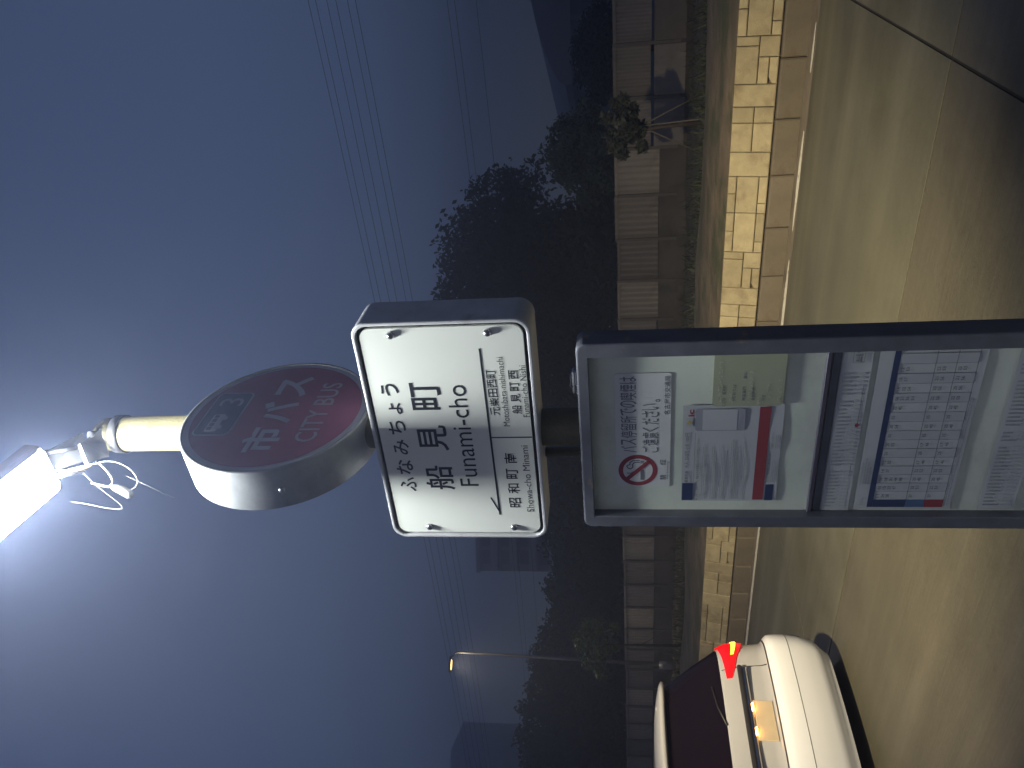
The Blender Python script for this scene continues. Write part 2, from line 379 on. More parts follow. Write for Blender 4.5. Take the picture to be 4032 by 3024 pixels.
def unit(x1, kind, w):
    x0 = x1 - w; H = WH; q = lambda a, b, c, d: [(x1 - w * b, H * c), (x1 - w * a, H * c), (x1 - w * a, H * d), (x1 - w * b, H * d)]
    if kind == 'one': return [q(0, 1, 0, 1)]
    if kind == 'two': return [q(0, 1, 0, .48), q(0, 1, .48, 1)]
    if kind == 'three': return [q(0, .47, .78, 1), q(.47, 1, .78, 1), q(0, 1, .23, .78), q(0, .72, 0, .23), q(.72, 1, 0, .23)]
    if kind == 'mix': return [q(0, .2, .47, 1), q(.2, 1, .47, 1), q(0, .43, 0, .47), q(.43, 1, .22, .47),
                              [(x1 - w * 1, 0.0), (x1 - w * .43, 0.0), (x1 - w * .43, H * .22), (x1 - w * .86, H * .22), (x1 - w, H * .10)]]
SEQ = [('mix', .43), ('one', .212), ('two', .155), ('two', .287), ('one', .25), ('three', .392), ('three', .444)]
for rep in range(-3, 11):
    x = -1.504 - SP * rep
    for kind, w in SEQ:
        for poly in unit(x, kind, w): obj('stone', stone(poly), 'wall_stone', rw, WF)
        x -= w

# ------------------------------------------------------------------ panel fence
fe = thing('panel_fence', 'long site fence of upright pale panels on a dark base behind the verge', 'fence', ROADF)
fb = MB(); fb.box(-75, 30, 17.0, 17.16, 0.0, 0.80); obj('base_wall', fb, 'fence_base', fe, ROADF)
def panel(w, z0, z1):
    m = MB(); n = 14; top = []; 
    rows = []
    for z in (z0, z1):
        r = []
        for i in range(n * 2 + 1):
            x = 0.03 + (w - 0.06) * i / (n * 2); r.append((x, 17.03 - (0.022 if (i // 2) % 2 else 0.0), z))
        rows.append(r)
    m.grid(rows, smooth=False)
    m.box(0.03, w - 0.03, 17.05, 17.07, z0, z1); m.box(0.03, w - 0.03, 16.99, 17.05, z1 - 0.05, z1 + 0.02); return m
PW = 1.06
pm = {}
for key, (z0, z1) in {'a': (0.82, 1.74), 'b': (0.80, 1.76), 'c': (0.99, 1.74)}.items():
    pm[key] = panel(PW, z0, z1).mesh('panel')
pst = MB(); pst.box(-0.035, 0.035, 16.97, 17.09, 0.4, 1.78, 0.006); pstm = pst.mesh('post'); pstm.materials.append(MATS['fence_post'])
for i in range(-62, 22):
    key = random.choice('aab') if i < -5 else 'c'
    me = pm[key].copy(); me.materials.append(MATS['fence_panel' if random.random() < .6 else 'fence_panel_grey'])
    F = ROADF @ Matrix.Translation((i * PW, random.uniform(-.01, .01), random.uniform(-.015, .015)))
    obj('panel', me, None, fe, F)
    obj('post', pstm, None, fe, ROADF @ Matrix.Translation((i * PW, 0, random.uniform(-.02, .02))))
# a few lower boards seen below the panels on the right
for i in range(-5, 8):
    b = MB(); b.box(i * PW + 0.04, (i + 1) * PW - 0.04, 16.965, 16.99, 0.30, 0.93); obj('lower_board', b, 'fence_panel_grey' if i % 3 else 'fence_post', fe, ROADF)

# ------------------------------------------------------------------ trees
def leaves(clumps, per, size, seed):
    r = np.random.default_rng(seed); P = []
    for (c, rad) in clumps:
        d = r.normal(size=(per, 3)); d /= np.linalg.norm(d, axis=1)[:, None]
        P.append(np.array(c) + d * (rad * r.uniform(0.25, 1.0, (per, 1)) ** 0.6))
    P = np.vstack(P); n = len(P)
    a = r.normal(size=(n, 3)); a /= np.linalg.norm(a, axis=1)[:, None]
    b = np.cross(a, r.normal(size=(n, 3))); b /= np.linalg.norm(b, axis=1)[:, None]
    sz = size * r.uniform(0.6, 1.4, (n, 1))
    v = np.stack([P - a * sz, P + b * sz * .5, P + a * sz, P - b * sz * .5], 1).reshape(-1, 3)
    m = bpy.data.meshes.new('crown'); m.from_pydata(v.tolist(), [], np.arange(4 * n).reshape(-1, 4).tolist()); return m
def tree(name, label, base, h, rx, rz, mleaf, seed, group=None, nclump=46, per=80, leaf=0.22, stem=0.16, gap=None):
    t = thing(name, label, 'tree', frame(base, (1, 0, 0), (0, 1, 0)), group); r = np.random.default_rng(seed)
    cz = h - rz; cl = []
    while len(cl) < nclump:
        d = r.normal(size=3); d /= np.linalg.norm(d); q = r.uniform(0.12, 1.0) ** 0.5
        p = np.array([d[0] * rx * q, d[1] * rx * q, cz + d[2] * rz * q])
        if p[2] < 0.5: continue
        if gap is not None and np.linalg.norm((p - gap[0])[[0, 2]]) < gap[1]: continue
        cl.append((p, rx * r.uniform(0.15, 0.30)))
    fr = frame(base, (1, 0, 0), (0, 1, 0))
    tr = MB(); lean = r.normal(size=2) * 0.05 * h
    top = (lean[0], lean[1], cz + rz * 0.2)
    tr.tube([(0, 0, -0.1), (lean[0] * .3, lean[1] * .3, cz * .5), top], [stem * 1.25, stem, stem * .45], 8)
    for k in range(7):
        c = cl[k][0]; st = (lean[0] * .6, lean[1] * .6, max(0.4, cz - rz * .5) + 0.1 * k)
        mid = [(st[i] + c[i]) / 2 + (0.15 if i == 2 else 0) for i in range(3)]
        tr.tube([st, mid, tuple(c)], [stem * .5, stem * .3, stem * .1], 6)
    obj('trunk', tr, 'bark', t, fr); obj('crown', leaves(cl, per, leaf, seed + 100), mleaf, t, fr)
    return t
def polar(az, d): return (d * math.sin(R(az)), d * math.cos(R(az)), 0.0)
DG = 'dark trees beyond the fence'
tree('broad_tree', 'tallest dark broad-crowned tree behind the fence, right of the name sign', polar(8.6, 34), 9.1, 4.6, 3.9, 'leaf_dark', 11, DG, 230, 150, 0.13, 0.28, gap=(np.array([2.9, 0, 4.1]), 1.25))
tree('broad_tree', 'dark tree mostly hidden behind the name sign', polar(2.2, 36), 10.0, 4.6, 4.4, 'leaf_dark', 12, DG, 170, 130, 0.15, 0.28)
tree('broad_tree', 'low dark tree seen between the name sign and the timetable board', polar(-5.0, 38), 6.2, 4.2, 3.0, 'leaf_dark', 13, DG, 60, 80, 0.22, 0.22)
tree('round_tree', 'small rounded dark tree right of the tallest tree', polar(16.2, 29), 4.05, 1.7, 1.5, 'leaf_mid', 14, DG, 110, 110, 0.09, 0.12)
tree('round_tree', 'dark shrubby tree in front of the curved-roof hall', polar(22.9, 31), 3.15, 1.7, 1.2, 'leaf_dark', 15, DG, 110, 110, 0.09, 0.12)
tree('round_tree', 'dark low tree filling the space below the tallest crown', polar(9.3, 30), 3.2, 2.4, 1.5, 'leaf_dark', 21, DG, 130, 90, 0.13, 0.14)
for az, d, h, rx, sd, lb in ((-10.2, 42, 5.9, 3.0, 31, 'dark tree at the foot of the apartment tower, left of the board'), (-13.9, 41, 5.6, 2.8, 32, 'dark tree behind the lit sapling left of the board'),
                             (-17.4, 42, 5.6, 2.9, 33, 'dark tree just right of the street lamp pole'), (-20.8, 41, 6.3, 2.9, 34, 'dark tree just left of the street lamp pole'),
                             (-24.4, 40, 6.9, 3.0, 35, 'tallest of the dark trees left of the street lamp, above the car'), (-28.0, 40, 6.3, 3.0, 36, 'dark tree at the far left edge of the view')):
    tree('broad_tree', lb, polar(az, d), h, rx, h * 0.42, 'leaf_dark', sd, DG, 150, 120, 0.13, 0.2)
# young staked roadside trees on the verge
def sapling(label, s, n, h, rx, rz, m, seed, per=70):
    b = W(s, n, 0.40); t = tree('young_tree', label, b, h, rx, rz, m, seed, 'staked young trees on the verge', 30, per, 0.050, 0.030)
    for a in (0.3, 2.4, 4.5):
        st = MB(); st.tube([(math.cos(a) * .55, math.sin(a) * .55, -0.1), (math.cos(a) * -.06, math.sin(a) * -.06, 1.05)], 0.013, 7)
        obj('stake', st, 'stake_wood', t, frame(b, (1, 0, 0), (0, 1, 0)))
    return t
sapling('young tree with thin crown and tripod stakes right of the board', -3.75, 13.2, 1.6, 0.50, 0.42, 'leaf_dark', 51, 110)  # unlit look of this crown is put into its darker leaf colour
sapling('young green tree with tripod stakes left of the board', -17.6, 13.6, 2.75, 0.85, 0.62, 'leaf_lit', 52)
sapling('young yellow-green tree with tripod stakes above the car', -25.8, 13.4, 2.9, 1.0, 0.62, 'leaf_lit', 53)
# rough grass at the back of the verge
gr_v = []; gr_f = []
for i in range(9000):
    s = rng.uniform(-42, 8); n = 10.9 + 5.8 * rng.uniform() ** 1.6; z = np.interp(n, [p[0] for p in prof], [p[1] for p in prof])
    h = rng.uniform(.05, .24); a = rng.uniform(0, 6.28); w = 0.018; dx, dy = math.cos(a) * w, math.sin(a) * w; lx, ly = rng.normal(size=2) * .1
    o = len(gr_v); gr_v += [(s - dx, n - dy, z - .02), (s + dx, n + dy, z - .02), (s + lx, n + ly, z + h)]; gr_f.append((o, o + 1, o + 2))
gm = bpy.data.meshes.new('grass'); gm.from_pydata(gr_v, [], gr_f)
go = obj('grass', gm, 'grass', None, ROADF, 'stuff'); go['label'] = 'rough dark grass and weeds along the back of the verge'; go['category'] = 'grass'

# ------------------------------------------------------------------ buildings far behind
hb = thing('curved_roof_hall', 'dark hall with a sweeping curved roof at the right edge behind the fence', 'building', frame((30, 80, 0), (1, 0, 0), (0, 1, 0)))
HF = frame((30, 80, 0), (1, 0, 0), (0, 1, 0))
pr = [(0.3, 6.0), (0.1, 6.6), (0.6, 7.3), (1.7, 7.9), (3.4, 8.6), (6.7, 9.5), (10, 10.2), (16, 11.0), (24, 11.3), (32, 11.0), (40, 9.6), (47, 7.4), (48, 6.0)]
rf = MB(); rf.add([(x, y, z) for y in (-1.2, 30) for x, z in pr], [tuple(range(len(pr))), tuple(reversed(range(len(pr), 2 * len(pr))))])
nn = len(pr)
for k in range(nn): rf.f.append((k, nn + k, nn + (k + 1) % nn, (k + 1) % nn)); rf.smooth.append(False)
obj('roof', rf, 'hall_roof', hb, HF)
wl_ = MB(); wl_.box(1.6, 46, 0, 29, -0.1, 6.02); obj('wall', wl_, 'hall_wall', hb, HF)
for i in range(9):
    c = MB(); c.box(1.5 + i * 5.4, 1.9 + i * 5.4, -0.9, -0.5, -0.1, 5.99); obj('column', c, 'hall_roof', hb, HF)
    w = MB(); w.box(2.4 + i * 5.4, 6.4 + i * 5.4, -0.06, -0.02, 3.4, 4.9); obj('window', w, 'glass_dark', hb, HF)
def tower(label, x0, x1, y, dep, h, floors, bays):
    F = frame(((x0 + x1) / 2, y, 0), (1, 0, 0), (0, 1, 0)); t = thing('apartment_tower', label, 'building', F); w = (x1 - x0) / 2
    m = MB(); m.box(-w, w, 0, dep, -0.1, h); obj('wall', m, 'tower_wall', t, F)
    m = MB(); m.box(-w - .2, w + .2, -0.3, dep + .2, h + 0.003, h + 0.6); m.box(-w * .3, w * .3, dep * .3, dep * .6, h + .61, h + 3); obj('roof', m, 'tower_slab', t, F)
    fh = h / floors
    for i in range(floors):
        b = MB(); b.box(-w + .4, w - .4, -1.3, -0.003, i * fh + 0.02, i * fh + 1.15); obj('balcony', b, 'tower_slab', t, F)
        for j in range(bays):
            bw = (2 * w - 1.6) / bays; a = -w + .8 + j * bw
            p = MB(); p.box(a + .3, a + bw - .3, -0.05, -0.003, i * fh + 1.2, i * fh + fh - .35); obj('window', p, 'glass_dark', t, F)
    return t
tower('pale apartment tower with balcony bands rising behind the trees, left of the name sign', -29.2, -11, 120, 14, 24.0, 8, 6)
tower('faint distant apartment tower at the far left edge above the trees', -118, -87.5, 182, 16, 43, 14, 8)

# ------------------------------------------------------------------ overhead cables
ORD = ('topmost', 'second', 'third', 'fourth', 'fifth', 'lowest')
for k, (n, z) in enumerate(((22.0, 9.95), (22.0, 9.75), (22.3, 9.55), (22.3, 9.30), (22.6, 9.08), (22.6, 8.86))):
    c = MB(); c.tube([W(s, n, z + 0.9 * ((s + 12) / 40) ** 2 - .3) for s in np.linspace(-95, 45, 29)], 0.007, 5)
    tag(obj('overhead_cable', c, 'cable_black'), ORD[k] + ' black cable of the six in the upper bundle of overhead lines', 'cable', 'upper overhead cables')
for k, (n, z) in enumerate(((40.0, 9.75), (40.0, 9.4), (40.5, 8.45))):
    c = MB(); c.tube([W(s, n, z + 0.9 * ((s + 12) / 50) ** 2 - .3) for s in np.linspace(-130, 70, 29)], 0.011, 5)
    tag(obj('overhead_cable', c, 'cable_black'), ('upper', 'middle', 'lowest')[k] + ' of the three thin cables just above the treetops', 'cable', 'lower overhead cables')

# ------------------------------------------------------------------ street lamps
def street_lamp(label, base, h, arm, head_dir, power, spot, blend, aim=None, lean=(0, 0)):
    F = frame(base, (1, 0, 0), (0, 1, 0)); t = thing('street_lamp', label, 'street lamp', F, 'street lamps along the road')
    d = Vector(head_dir).normalized(); L_ = Vector((lean[0], lean[1], 0))
    p = MB(); p.tube([(0, 0, -0.1), L_ * .5 + Z * (h * .5), L_ + Z * (h - .15), L_ + Z * (h - .03) + d * .12, L_ + Z * h + d * arm], [0.065, 0.05, 0.034, 0.028, 0.025], 12); obj('pole', p, 'lamp_steel', t, F)
    b = MB(); b.tube([(0, 0, -0.1), (0, 0, 0.5)], [0.13, 0.12], 12); b.box(-.06, .06, -.12, -.09, .12, .4); obj('base', b, 'lamp_steel', t, F)
    HFm = F @ Matrix.Translation(L_ + Z * h + d * arm) @ frame((0, 0, 0), d, Z.cross(d)).to_4x4()
    hd = MB()
    st = [(0, .04, .03), (.06, .08, .05), (.28, .11, .06), (.44, .09, .045), (.50, .03, .02)]
    hd.grid([[(x, w * math.cos(a), 0.03 + hh * max(-.35, math.sin(a))) for a in np.linspace(0, 2 * math.pi, 17)[:-1]] for x, w, hh in st], closed=True)
    head = obj('lamp_head', hd, 'lamp_steel', t, HFm)
    ln = MB(); ln.add([(0.26 + .16 * math.cos(a), .088 * math.sin(a), 0.0) for a in np.linspace(0, 2 * math.pi, 25)[:-1]], [tuple(reversed(range(24)))]); obj('lens', ln, 'street_lens', head, HFm)
    sl = bpy.data.lights.new('lamp_light', 'SPOT'); sl.energy = power; sl.color = (1.0, 0.80, 0.48); sl.spot_size = spot; sl.spot_blend = blend; sl.shadow_soft_size = 0.12
    so = bpy.data.objects.new('lamp_light', sl); pos = (HFm @ Vector((.26, 0, -0.03)))
    tgt = Vector(aim) if aim else pos - Z
    q = (tgt - pos).to_track_quat('-Z', 'Y').to_matrix().to_4x4(); q.translation = pos
    link(so, head, q); return t
street_lamp('tall thin street lamp glowing warm white beyond the road, left of the board', (-8.55, 23.77, 0.25), 6.85, 0.12, (-.8, -.4, 0), 450, R(160), 0.9, None, (0.22, 0))
street_lamp('street lamp on the near pavement lighting the road and the stone wall', W(-1.5, 0.1, 0.12), 4.75, 0.6, N_, 6900, R(76), 1.0, W(-5.1, 7.2, 0.0))

# ================================================================== BUS STOP
AS = R(-31); E1 = Vector((math.cos(AS), math.sin(AS), 0)); NV = Vector((math.sin(AS), -math.cos(AS), 0))   # NV towards the reader
PX, PY = -0.102, 1.83
stop = thing('bus_stop', 'tall bus stop pole with round route drum, name sign, timetable board and lamp', 'bus stop', frame((PX, PY, 0.12), E1, (-NV).normalized()))
PF = frame((PX, PY, 0), (1, 0, 0), (0, 1, 0))
po = MB(); po.tube([(0.006, 0, 0.12), (0, 0, 1.7), (-0.006, 0, 3.02)], 0.0445, 28)
po.tube([(-0.006, 0, 3.02), (-0.006, 0, 3.055), (-0.006, 0, 3.075), (-0.006, 0, 3.082)], [0.0445, 0.041, 0.028, 0.006], 28)
obj('pole', po, 'pole_steel', stop, PF)
bs = MB(); bs.prism(circ(0.17, 32), 0.12, 0.15); bs.tube([(0, 0, .15), (0, 0, .2)], [.075, .05], 24); obj('base_plate', bs, 'aluminium', stop, PF)
co = MB(); q = E1 * -0.088 + NV * -0.02; co.tube([q + Z * 0.3, q + Z * 2.2], 0.012, 12); obj('conduit', co, 'pole_steel', stop, PF)

# --- round drum
AD = R(56.9); ET = Vector((math.cos(AD), math.sin(AD), 0)); ND = Vector((math.sin(AD), -math.cos(AD), 0))
DCZ = EYE + 0.832; DR = 0.2315; DT = 0.113
DF = frame(Vector((PX, PY, DCZ)) + ND * (DT / 2 - .003), ET, Z)          # local z towards the reader, face at z = 0
dr = MB(); n = 96; o_ = circ(DR, n)
prof_d = [(DR - .008, -DT), (DR - .003, -DT + .001), (DR, -DT + .004), (DR, -.004), (DR - .002, -.0008), (DR - .005, 0.0), (DR - .0085, 0.0), (DR - .0085, -.004)]
dr.grid([[(r * math.cos(2 * math.pi * k / n), r * math.sin(2 * math.pi * k / n), z) for k in range(n)] for r, z in prof_d], closed=True)
drum = obj('route_drum', dr, 'drum_alu', stop, DF)
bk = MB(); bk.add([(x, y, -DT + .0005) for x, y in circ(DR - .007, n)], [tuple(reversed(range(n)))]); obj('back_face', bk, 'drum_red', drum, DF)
fc = MB(); fc.add([(x, y, -0.003) for x, y in circ(DR - .0085, n)], [tuple(range(n))]); obj('border', fc, 'drum_white', drum, DF)
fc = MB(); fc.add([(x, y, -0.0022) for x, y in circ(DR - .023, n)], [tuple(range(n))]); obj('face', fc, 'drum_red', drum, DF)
bd = MB(); bd.add([(x, y, -.0014) for x, y in rrect(-.091, .091, .088, .185, .016)], [tuple(range(28))]); obj('badge_border', bd, 'drum_white', drum, DF)
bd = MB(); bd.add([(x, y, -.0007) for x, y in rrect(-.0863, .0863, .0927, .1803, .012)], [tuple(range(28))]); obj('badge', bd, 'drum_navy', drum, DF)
zz = 0.0
for chx, x0, y0, w, h in (('市', -.158, -.048, .096, .090), ('バ', -.046, -.048, .092, .090), ('ス', .066, -.049, .092, .084)): lt = MB(); text(lt, chx, x0, y0, w, h, zz, 0.030); obj('character', lt, 'drum_white', drum, DF)
lt = MB(); text(lt, 'CITY BUS', -.120, -.134, .246, .052, zz, 0.008); obj('caption', lt, 'drum_white', drum, DF)
lt = MB(); text(lt, '3', .030, .104, .034, .062, zz, 0.0); obj('numeral', lt, 'drum_white', drum, DF)
ic = MB(); ic.ring(rrect(-.075, -.006, .127, .157, .004, 2), rrect(-.0715, -.0095, .141, .1535, .002, 2), -.0005, 0.0003)
for k in range(3): ic.box(-.057 + k * .0165, -.0545 + k * .0165, .140, .155, -.0005, 0.0003)
ic.prism(circ(.0075, 16, -.058, .125), -.0005, .0003); ic.prism(circ(.0075, 16, -.022, .125), -.0005, .0003)
obj('bus_icon', ic, 'drum_white', drum, DF)
for ang, zr in ((200, -.06), (262, -.06), (20, -.06), (90, -.06)):
    a = R(ang); d = Vector((math.cos(a), math.sin(a), 0)); p = d * DR
    rv = MB(); rv.tube([Vector((p.x, p.y, zr)), Vector((p.x, p.y, zr)) + d * .003, Vector((p.x, p.y, zr)) + d * .006, Vector((p.x, p.y, zr)) + d * .0075], [.0085, .008, .0055, .001], 14); obj('rivet', rv, 'screw_steel', drum, DF)

# --- name sign
SW, SH, SD = 0.604, 0.390, 0.107
SF = frame(Vector((-.123, 1.753, EYE + .378)), E1, Z)
sb = MB(); O = rrect(-SW / 2, SW / 2, -SH / 2, SH / 2, .034, 8); Iq = rrect(-SW / 2 + .009, SW / 2 - .009, -SH / 2 + .009, SH / 2 - .009, .027, 8); n = len(O)
sc_ = lambda P, k: [(x - math.copysign(k, x), y - math.copysign(k, y)) for x, y in P]
rows = [[(x, y, z) for x, y in P] for P, z in ((sc_(O, .003), -SD), (O, -SD + .003), (O, -.003), (sc_(O, .0012), -.0008), (sc_(O, .003), 0.0), (sc_(O, .0065), 0.0), (Iq, -.001), (Iq, -.012))]
sb.grid(rows, smooth=False, closed=True); sb.f.append(tuple(reversed(range(n)))); sb.smooth.append(False)
box = obj('name_box', sb, 'aluminium', stop, SF)
gp = MB(); gp.add([(x, y, -.0105) for x, y in Iq], [tuple(range(n))]); obj('seal', gp, 'gap_black', box, SF)
fp = MB(); Pp = rrect(-.286, .286, -.178, .178, .024, 8); fp.prism(Pp, -.010, -.003); obj('face_panel', fp, 'sign_white', box, SF)
lt = MB(); zz = -.0024
def cells(mb, s_, x0, x1, y0, y1, cw, ch, bold):
    k = len(s_)
    for i, chx in enumerate(s_):
        cx = x0 + cw / 2 + (x1 - x0 - cw) * (i / (k - 1) if k > 1 else 0)
        text(mb, chx, cx - cw / 2, y0, cw, ch, zz, bold)
for chx, x0, w, y0, h in (('ふ', -.156, .043, .113, .040), ('な', -.104, .043, .113, .041), ('み', -.046, .043, .114, .037), ('ち', .012, .038, .113, .041), ('ょ', .068, .030, .113, .031), ('う', .117, .032, .113, .041)): text(lt, chx, x0, y0, w, h, zz, .012)
obj('reading', lt, 'ink', box, SF); lt = MB()
for chx, x0 in (('船', -.151), ('見', -.036), ('町', .078)): lt = MB(); text(lt, chx, x0, .018, .072, .070, zz, .012); obj('name_character', lt, 'ink', box, SF)
lt = MB()
text(lt, 'Funami-cho', -.140, -.040, .282, .044, zz, -.002)
obj('romanised_name', lt, 'ink', box, SF); lt = MB()
lt.rect(-.229, .2317, -.0846, -.0800, zz); a = Vector((-.2312, -.0846, zz)); bq = Vector((-.176, -.063, zz)); pd = Vector((-.0215, .055, 0)).normalized() * .0046
lt.add([a, Vector((-.221, -.0846, zz)), bq + Vector((.001, -.0035, 0)), bq], [(0, 1, 2, 3)])
obj('arrow', lt, 'ink', box, SF); lt = MB()
lt.rect(-.0016, .0016, -.178, -.0848, zz)
obj('divider_line', lt, 'ink', box, SF); lt = MB()
for chx, x0 in zip('昭和町南', (-.206, -.163, -.119, -.074)): text(lt, chx, x0, -.1375, .030, .029, zz, .010)
text(lt, 'Showa-cho Minami', -.220, -.166, .197, .0165, zz, -.004)
obj('next_stop', lt, 'ink', box, SF); lt = MB()
for i, chx in enumerate('元柴田西町'): text(lt, chx, .061 + i * .0240, -.1115, .0222, .0222, zz, .008)
text(lt, 'Motoshibata-nishimachi', .031, -.1305, .179, .0145, zz, -.004)
obj('previous_stop', lt, 'ink', box, SF); lt = MB()
for i, chx in enumerate('船見町西'): text(lt, chx, .064 + i * .0300, -.1605, .0228, .0222, zz, .008)
text(lt, 'Funami-cho Nishi', .055, -.1775, .133, .0145, zz, -.004)
obj('previous_stop', lt, 'ink', box, SF)
for x, y in ((.270, .108), (.270, -.103), (-.268, .099), (-.268, -.114)):
    s_ = MB(); s_.tube([(x, y, -.003), (x, y, .001), (x, y, .004), (x, y, .0058)], [.0085, .0085, .0062, .0012], 16); obj('screw', s_, 'screw_steel', box, SF)

# --- timetable board
AB = R(-31.3); EB = Vector((math.cos(AB), math.sin(AB), 0))
TLp = Vector((-.3496, 1.8856, 1.8413)); BF = frame(TLp, EB, Z)            # x right, y up from the upper left front corner
BW, BH = 0.503, 1.22
fr_ = MB(); O = rrect(0, BW, -BH, 0, .020, 6); I1 = rrect(.034, BW - .036, -BH + .03, -.0255, .0015, 6); n = len(O)
shr = lambda P, k: [(x + (k if x < BW / 2 else -k), y + (k if y < -BH / 2 else -k)) for x, y in P]
rows = [[(x, y, z) for x, y in P] for P, z in ((shr(O, .003), -.062), (O, -.058), (O, -.004), (shr(O, .0015), -.001), (shr(O, .004), 0.0), (shr(I1, -.002), 0.0), (I1, -.002), (I1, -.030))]
fr_.grid(rows, smooth=False, closed=True); fr_.f.append(tuple(reversed(range(n)))); fr_.smooth.append(False)
board = obj('timetable_board', fr_, 'frame_alu', stop, BF)
pn = MB(); pn.rect(.033, BW - .035, -BH + .029, -.0245, -.026); obj('panel', pn, 'board_panel', board, BF)
br = MB(); br.box(.034, BW - .036, -.525, -.514, -.026, -.0175, .002); obj('divider_bar', br, 'bar_dark', board, BF)
br = MB(); br.box(.034, BW - .036, -.5440, -.5275, -.026, -.0225); obj('rail', br, 'frame_alu', board, BF)
lc = MB(); lc.box(.365, .425, 0.0, .012, -.045, -.02, .004); lc.box(.378, .412, .012, .017, -.040, -.024, .003); obj('latch', lc, 'screw_steel', board, BF)
for y in (-.35, -.95):
    cl = MB(); cl.box(.16, .34, y - .02, y + .02, -.075, -.062); cl.box(.20, .30, y - .02, y + .02, -.098, -.0755); obj('clamp', cl, 'aluminium', board, BF)
ZP = -.0252
def sheet(x0, x1, y0, y1, r=0.0, wav=0.0, skew=0.0):
    m = MB(); nx, ny = 12, 6; rows = []
    for j in range(ny + 1):
        rows.append([(x0 + (x1 - x0) * i / nx, y0 + (y1 - y0) * j / ny + skew * i / nx, wav * (math.sin(i * .9 + j * .5) * .5 + .5)) for i in range(nx + 1)])
    m.grid(rows); return m
PFm = lambda z: BF @ Matrix.Translation((0, 0, z))
# no smoking notice
nt = thing('no_smoking_notice', 'white no-smoking notice with red ring and black lettering at the board top', 'notice', PFm(ZP))
m = MB(); m.prism(rrect(.107, .4148, -.2015, -.0790, .006, 4), 0, .0012); obj('plate', m, 'notice_white', nt, PFm(ZP))
m = MB(); m.ring(circ(.0445, 48, .1535, -.1285), circ(.0340, 48, .1535, -.1285), .0012, .0017)
c45 = math.cos(R(45)); cx, cy = .1535, -.1285
q = [(-.0355, .0048), (.0355, .0048), (.0355, -.0048), (-.0355, -.0048)]
m.prism([(cx + x * c45 + y * c45, cy - x * c45 + y * c45) for x, y in reversed(q)], .0014, .0022); obj('prohibition_ring', m, 'print_red', nt, PFm(ZP))
m = MB(); m.rect(.1260, .1560, -.1425, -.1345, .0018)
for k in range(2): m.rect(.1738 + k * .0045, .1765 + k * .0045, -.1425, -.1345, .0018)
def stroke(mb, pts, w, z):
    for a, b in zip(pts[:-1], pts[1:]):
        a = Vector((*a, z)); b = Vector((*b, z)); d = (b - a).normalized(); p = Vector((-d.y, d.x, 0)) * w / 2; e = d * w * .3
        mb.add([a - p - e, b - p + e, b + p + e, a + p - e], [(0, 1, 2, 3)])
stroke(m, [(.1765, -.132), (.1765, -.121), (.171, -.1165), (.163, -.117), (.158, -.112), (.160, -.106), (.166, -.103)], .0026, .0018)
stroke(m, [(.1815, -.132), (.1815, -.117), (.177, -.111), (.170, -.110), (.168, -.104)], .0026, .0018)
stroke(m, [(.150, -.118), (.145, -.112), (.146, -.104)], .0024, .0018)
obj('cigarette', m, 'print_grey', nt, PFm(ZP))
m = MB()
L1 = 'バス停留所での喫煙は'
for i, ch in enumerate(L1): text(m, ch, .2050 + i * .0205, -.1265, .0183, .036, .0018, .004)
obj('notice_line', m, 'print_grey', nt, PFm(ZP)); m = MB()
for i, ch in enumerate('ご遠慮ください'): text(m, ch, .2050 + i * .0192, -.1755, .0172 if ch != 'く' else .012, .037, .0018, .004)
text(m, '。', .341, -.1775, .008, .010, .0018, .004); obj('notice_line', m, 'print_grey', nt, PFm(ZP)); m = MB()
text(m, '名古屋市交通局', .307, -.1995, .1005, .0130, .0018, .012); obj('issuer', m, 'print_grey', nt, PFm(ZP)); m = MB()
text(m, '禁', .1253, -.1925, .0150, .0140, .0018, .01); text(m, '煙', .1690, -.1925, .0150, .0140, .0018, .01); text(m, 'No Smoking', .129, -.1992, .050, .0050, .0018)
obj('caption', m, 'print_grey', nt, PFm(ZP), 'stuff')
# fare poster (laminated)
ps = thing('fare_poster', 'laminated fare poster with red band and phone picture on the board', 'poster', PFm(ZP + .0012))
m = sheet(.064, .3315, -.4435, -.2285, wav=.0016, skew=.001); obj('sheet', m, 'paper', ps, PFm(ZP + .0012)); ZQ = ZP + .0032
m = MB(); m.rect(.0675, .3255, -.4140, -.3905, 0); obj('red_band', m, 'print_red', ps, PFm(ZQ))
m = MB(); m.rect(.0660, .117, -.2545, -.2300, 0); m.rect(.0660, .1125, -.4355, -.4175, 0); obj('blue_label', m, 'print_navy', ps, PFm(ZQ))
m = MB()
text(m, '乗車料金', .119, -.2432, .034, .0085, 0, .01); text(m, '大人', .161, -.2430, .018, .0085, 0, .01); text(m, '210円', .184, -.2435, .025, .0095, 0, .008)
text(m, '小児', .213, -.2430, .016, .0085, 0, .01); text(m, '100円', .234, -.2435, .025, .0095, 0, .008); m.rect(.119, .259, -.2560, -.2553, 0)
y = -.2665
for tx, w in (('◆ 前乗り、先払いです。現金または交通系ICカードでお支払いください', .178),): text(m, tx, .0665, y, w, .0062, 0, .006)
text(m, '市バス・地下鉄テレホンセンター', .119, -.4235, .085, .0062, 0, .006); text(m, '交通局ウェブサイト', .213, -.4265, .045, .0062, 0, .006)
obj('lettering', m, 'print_grey', ps, PFm(ZQ + .0003), 'stuff')
m = MB()
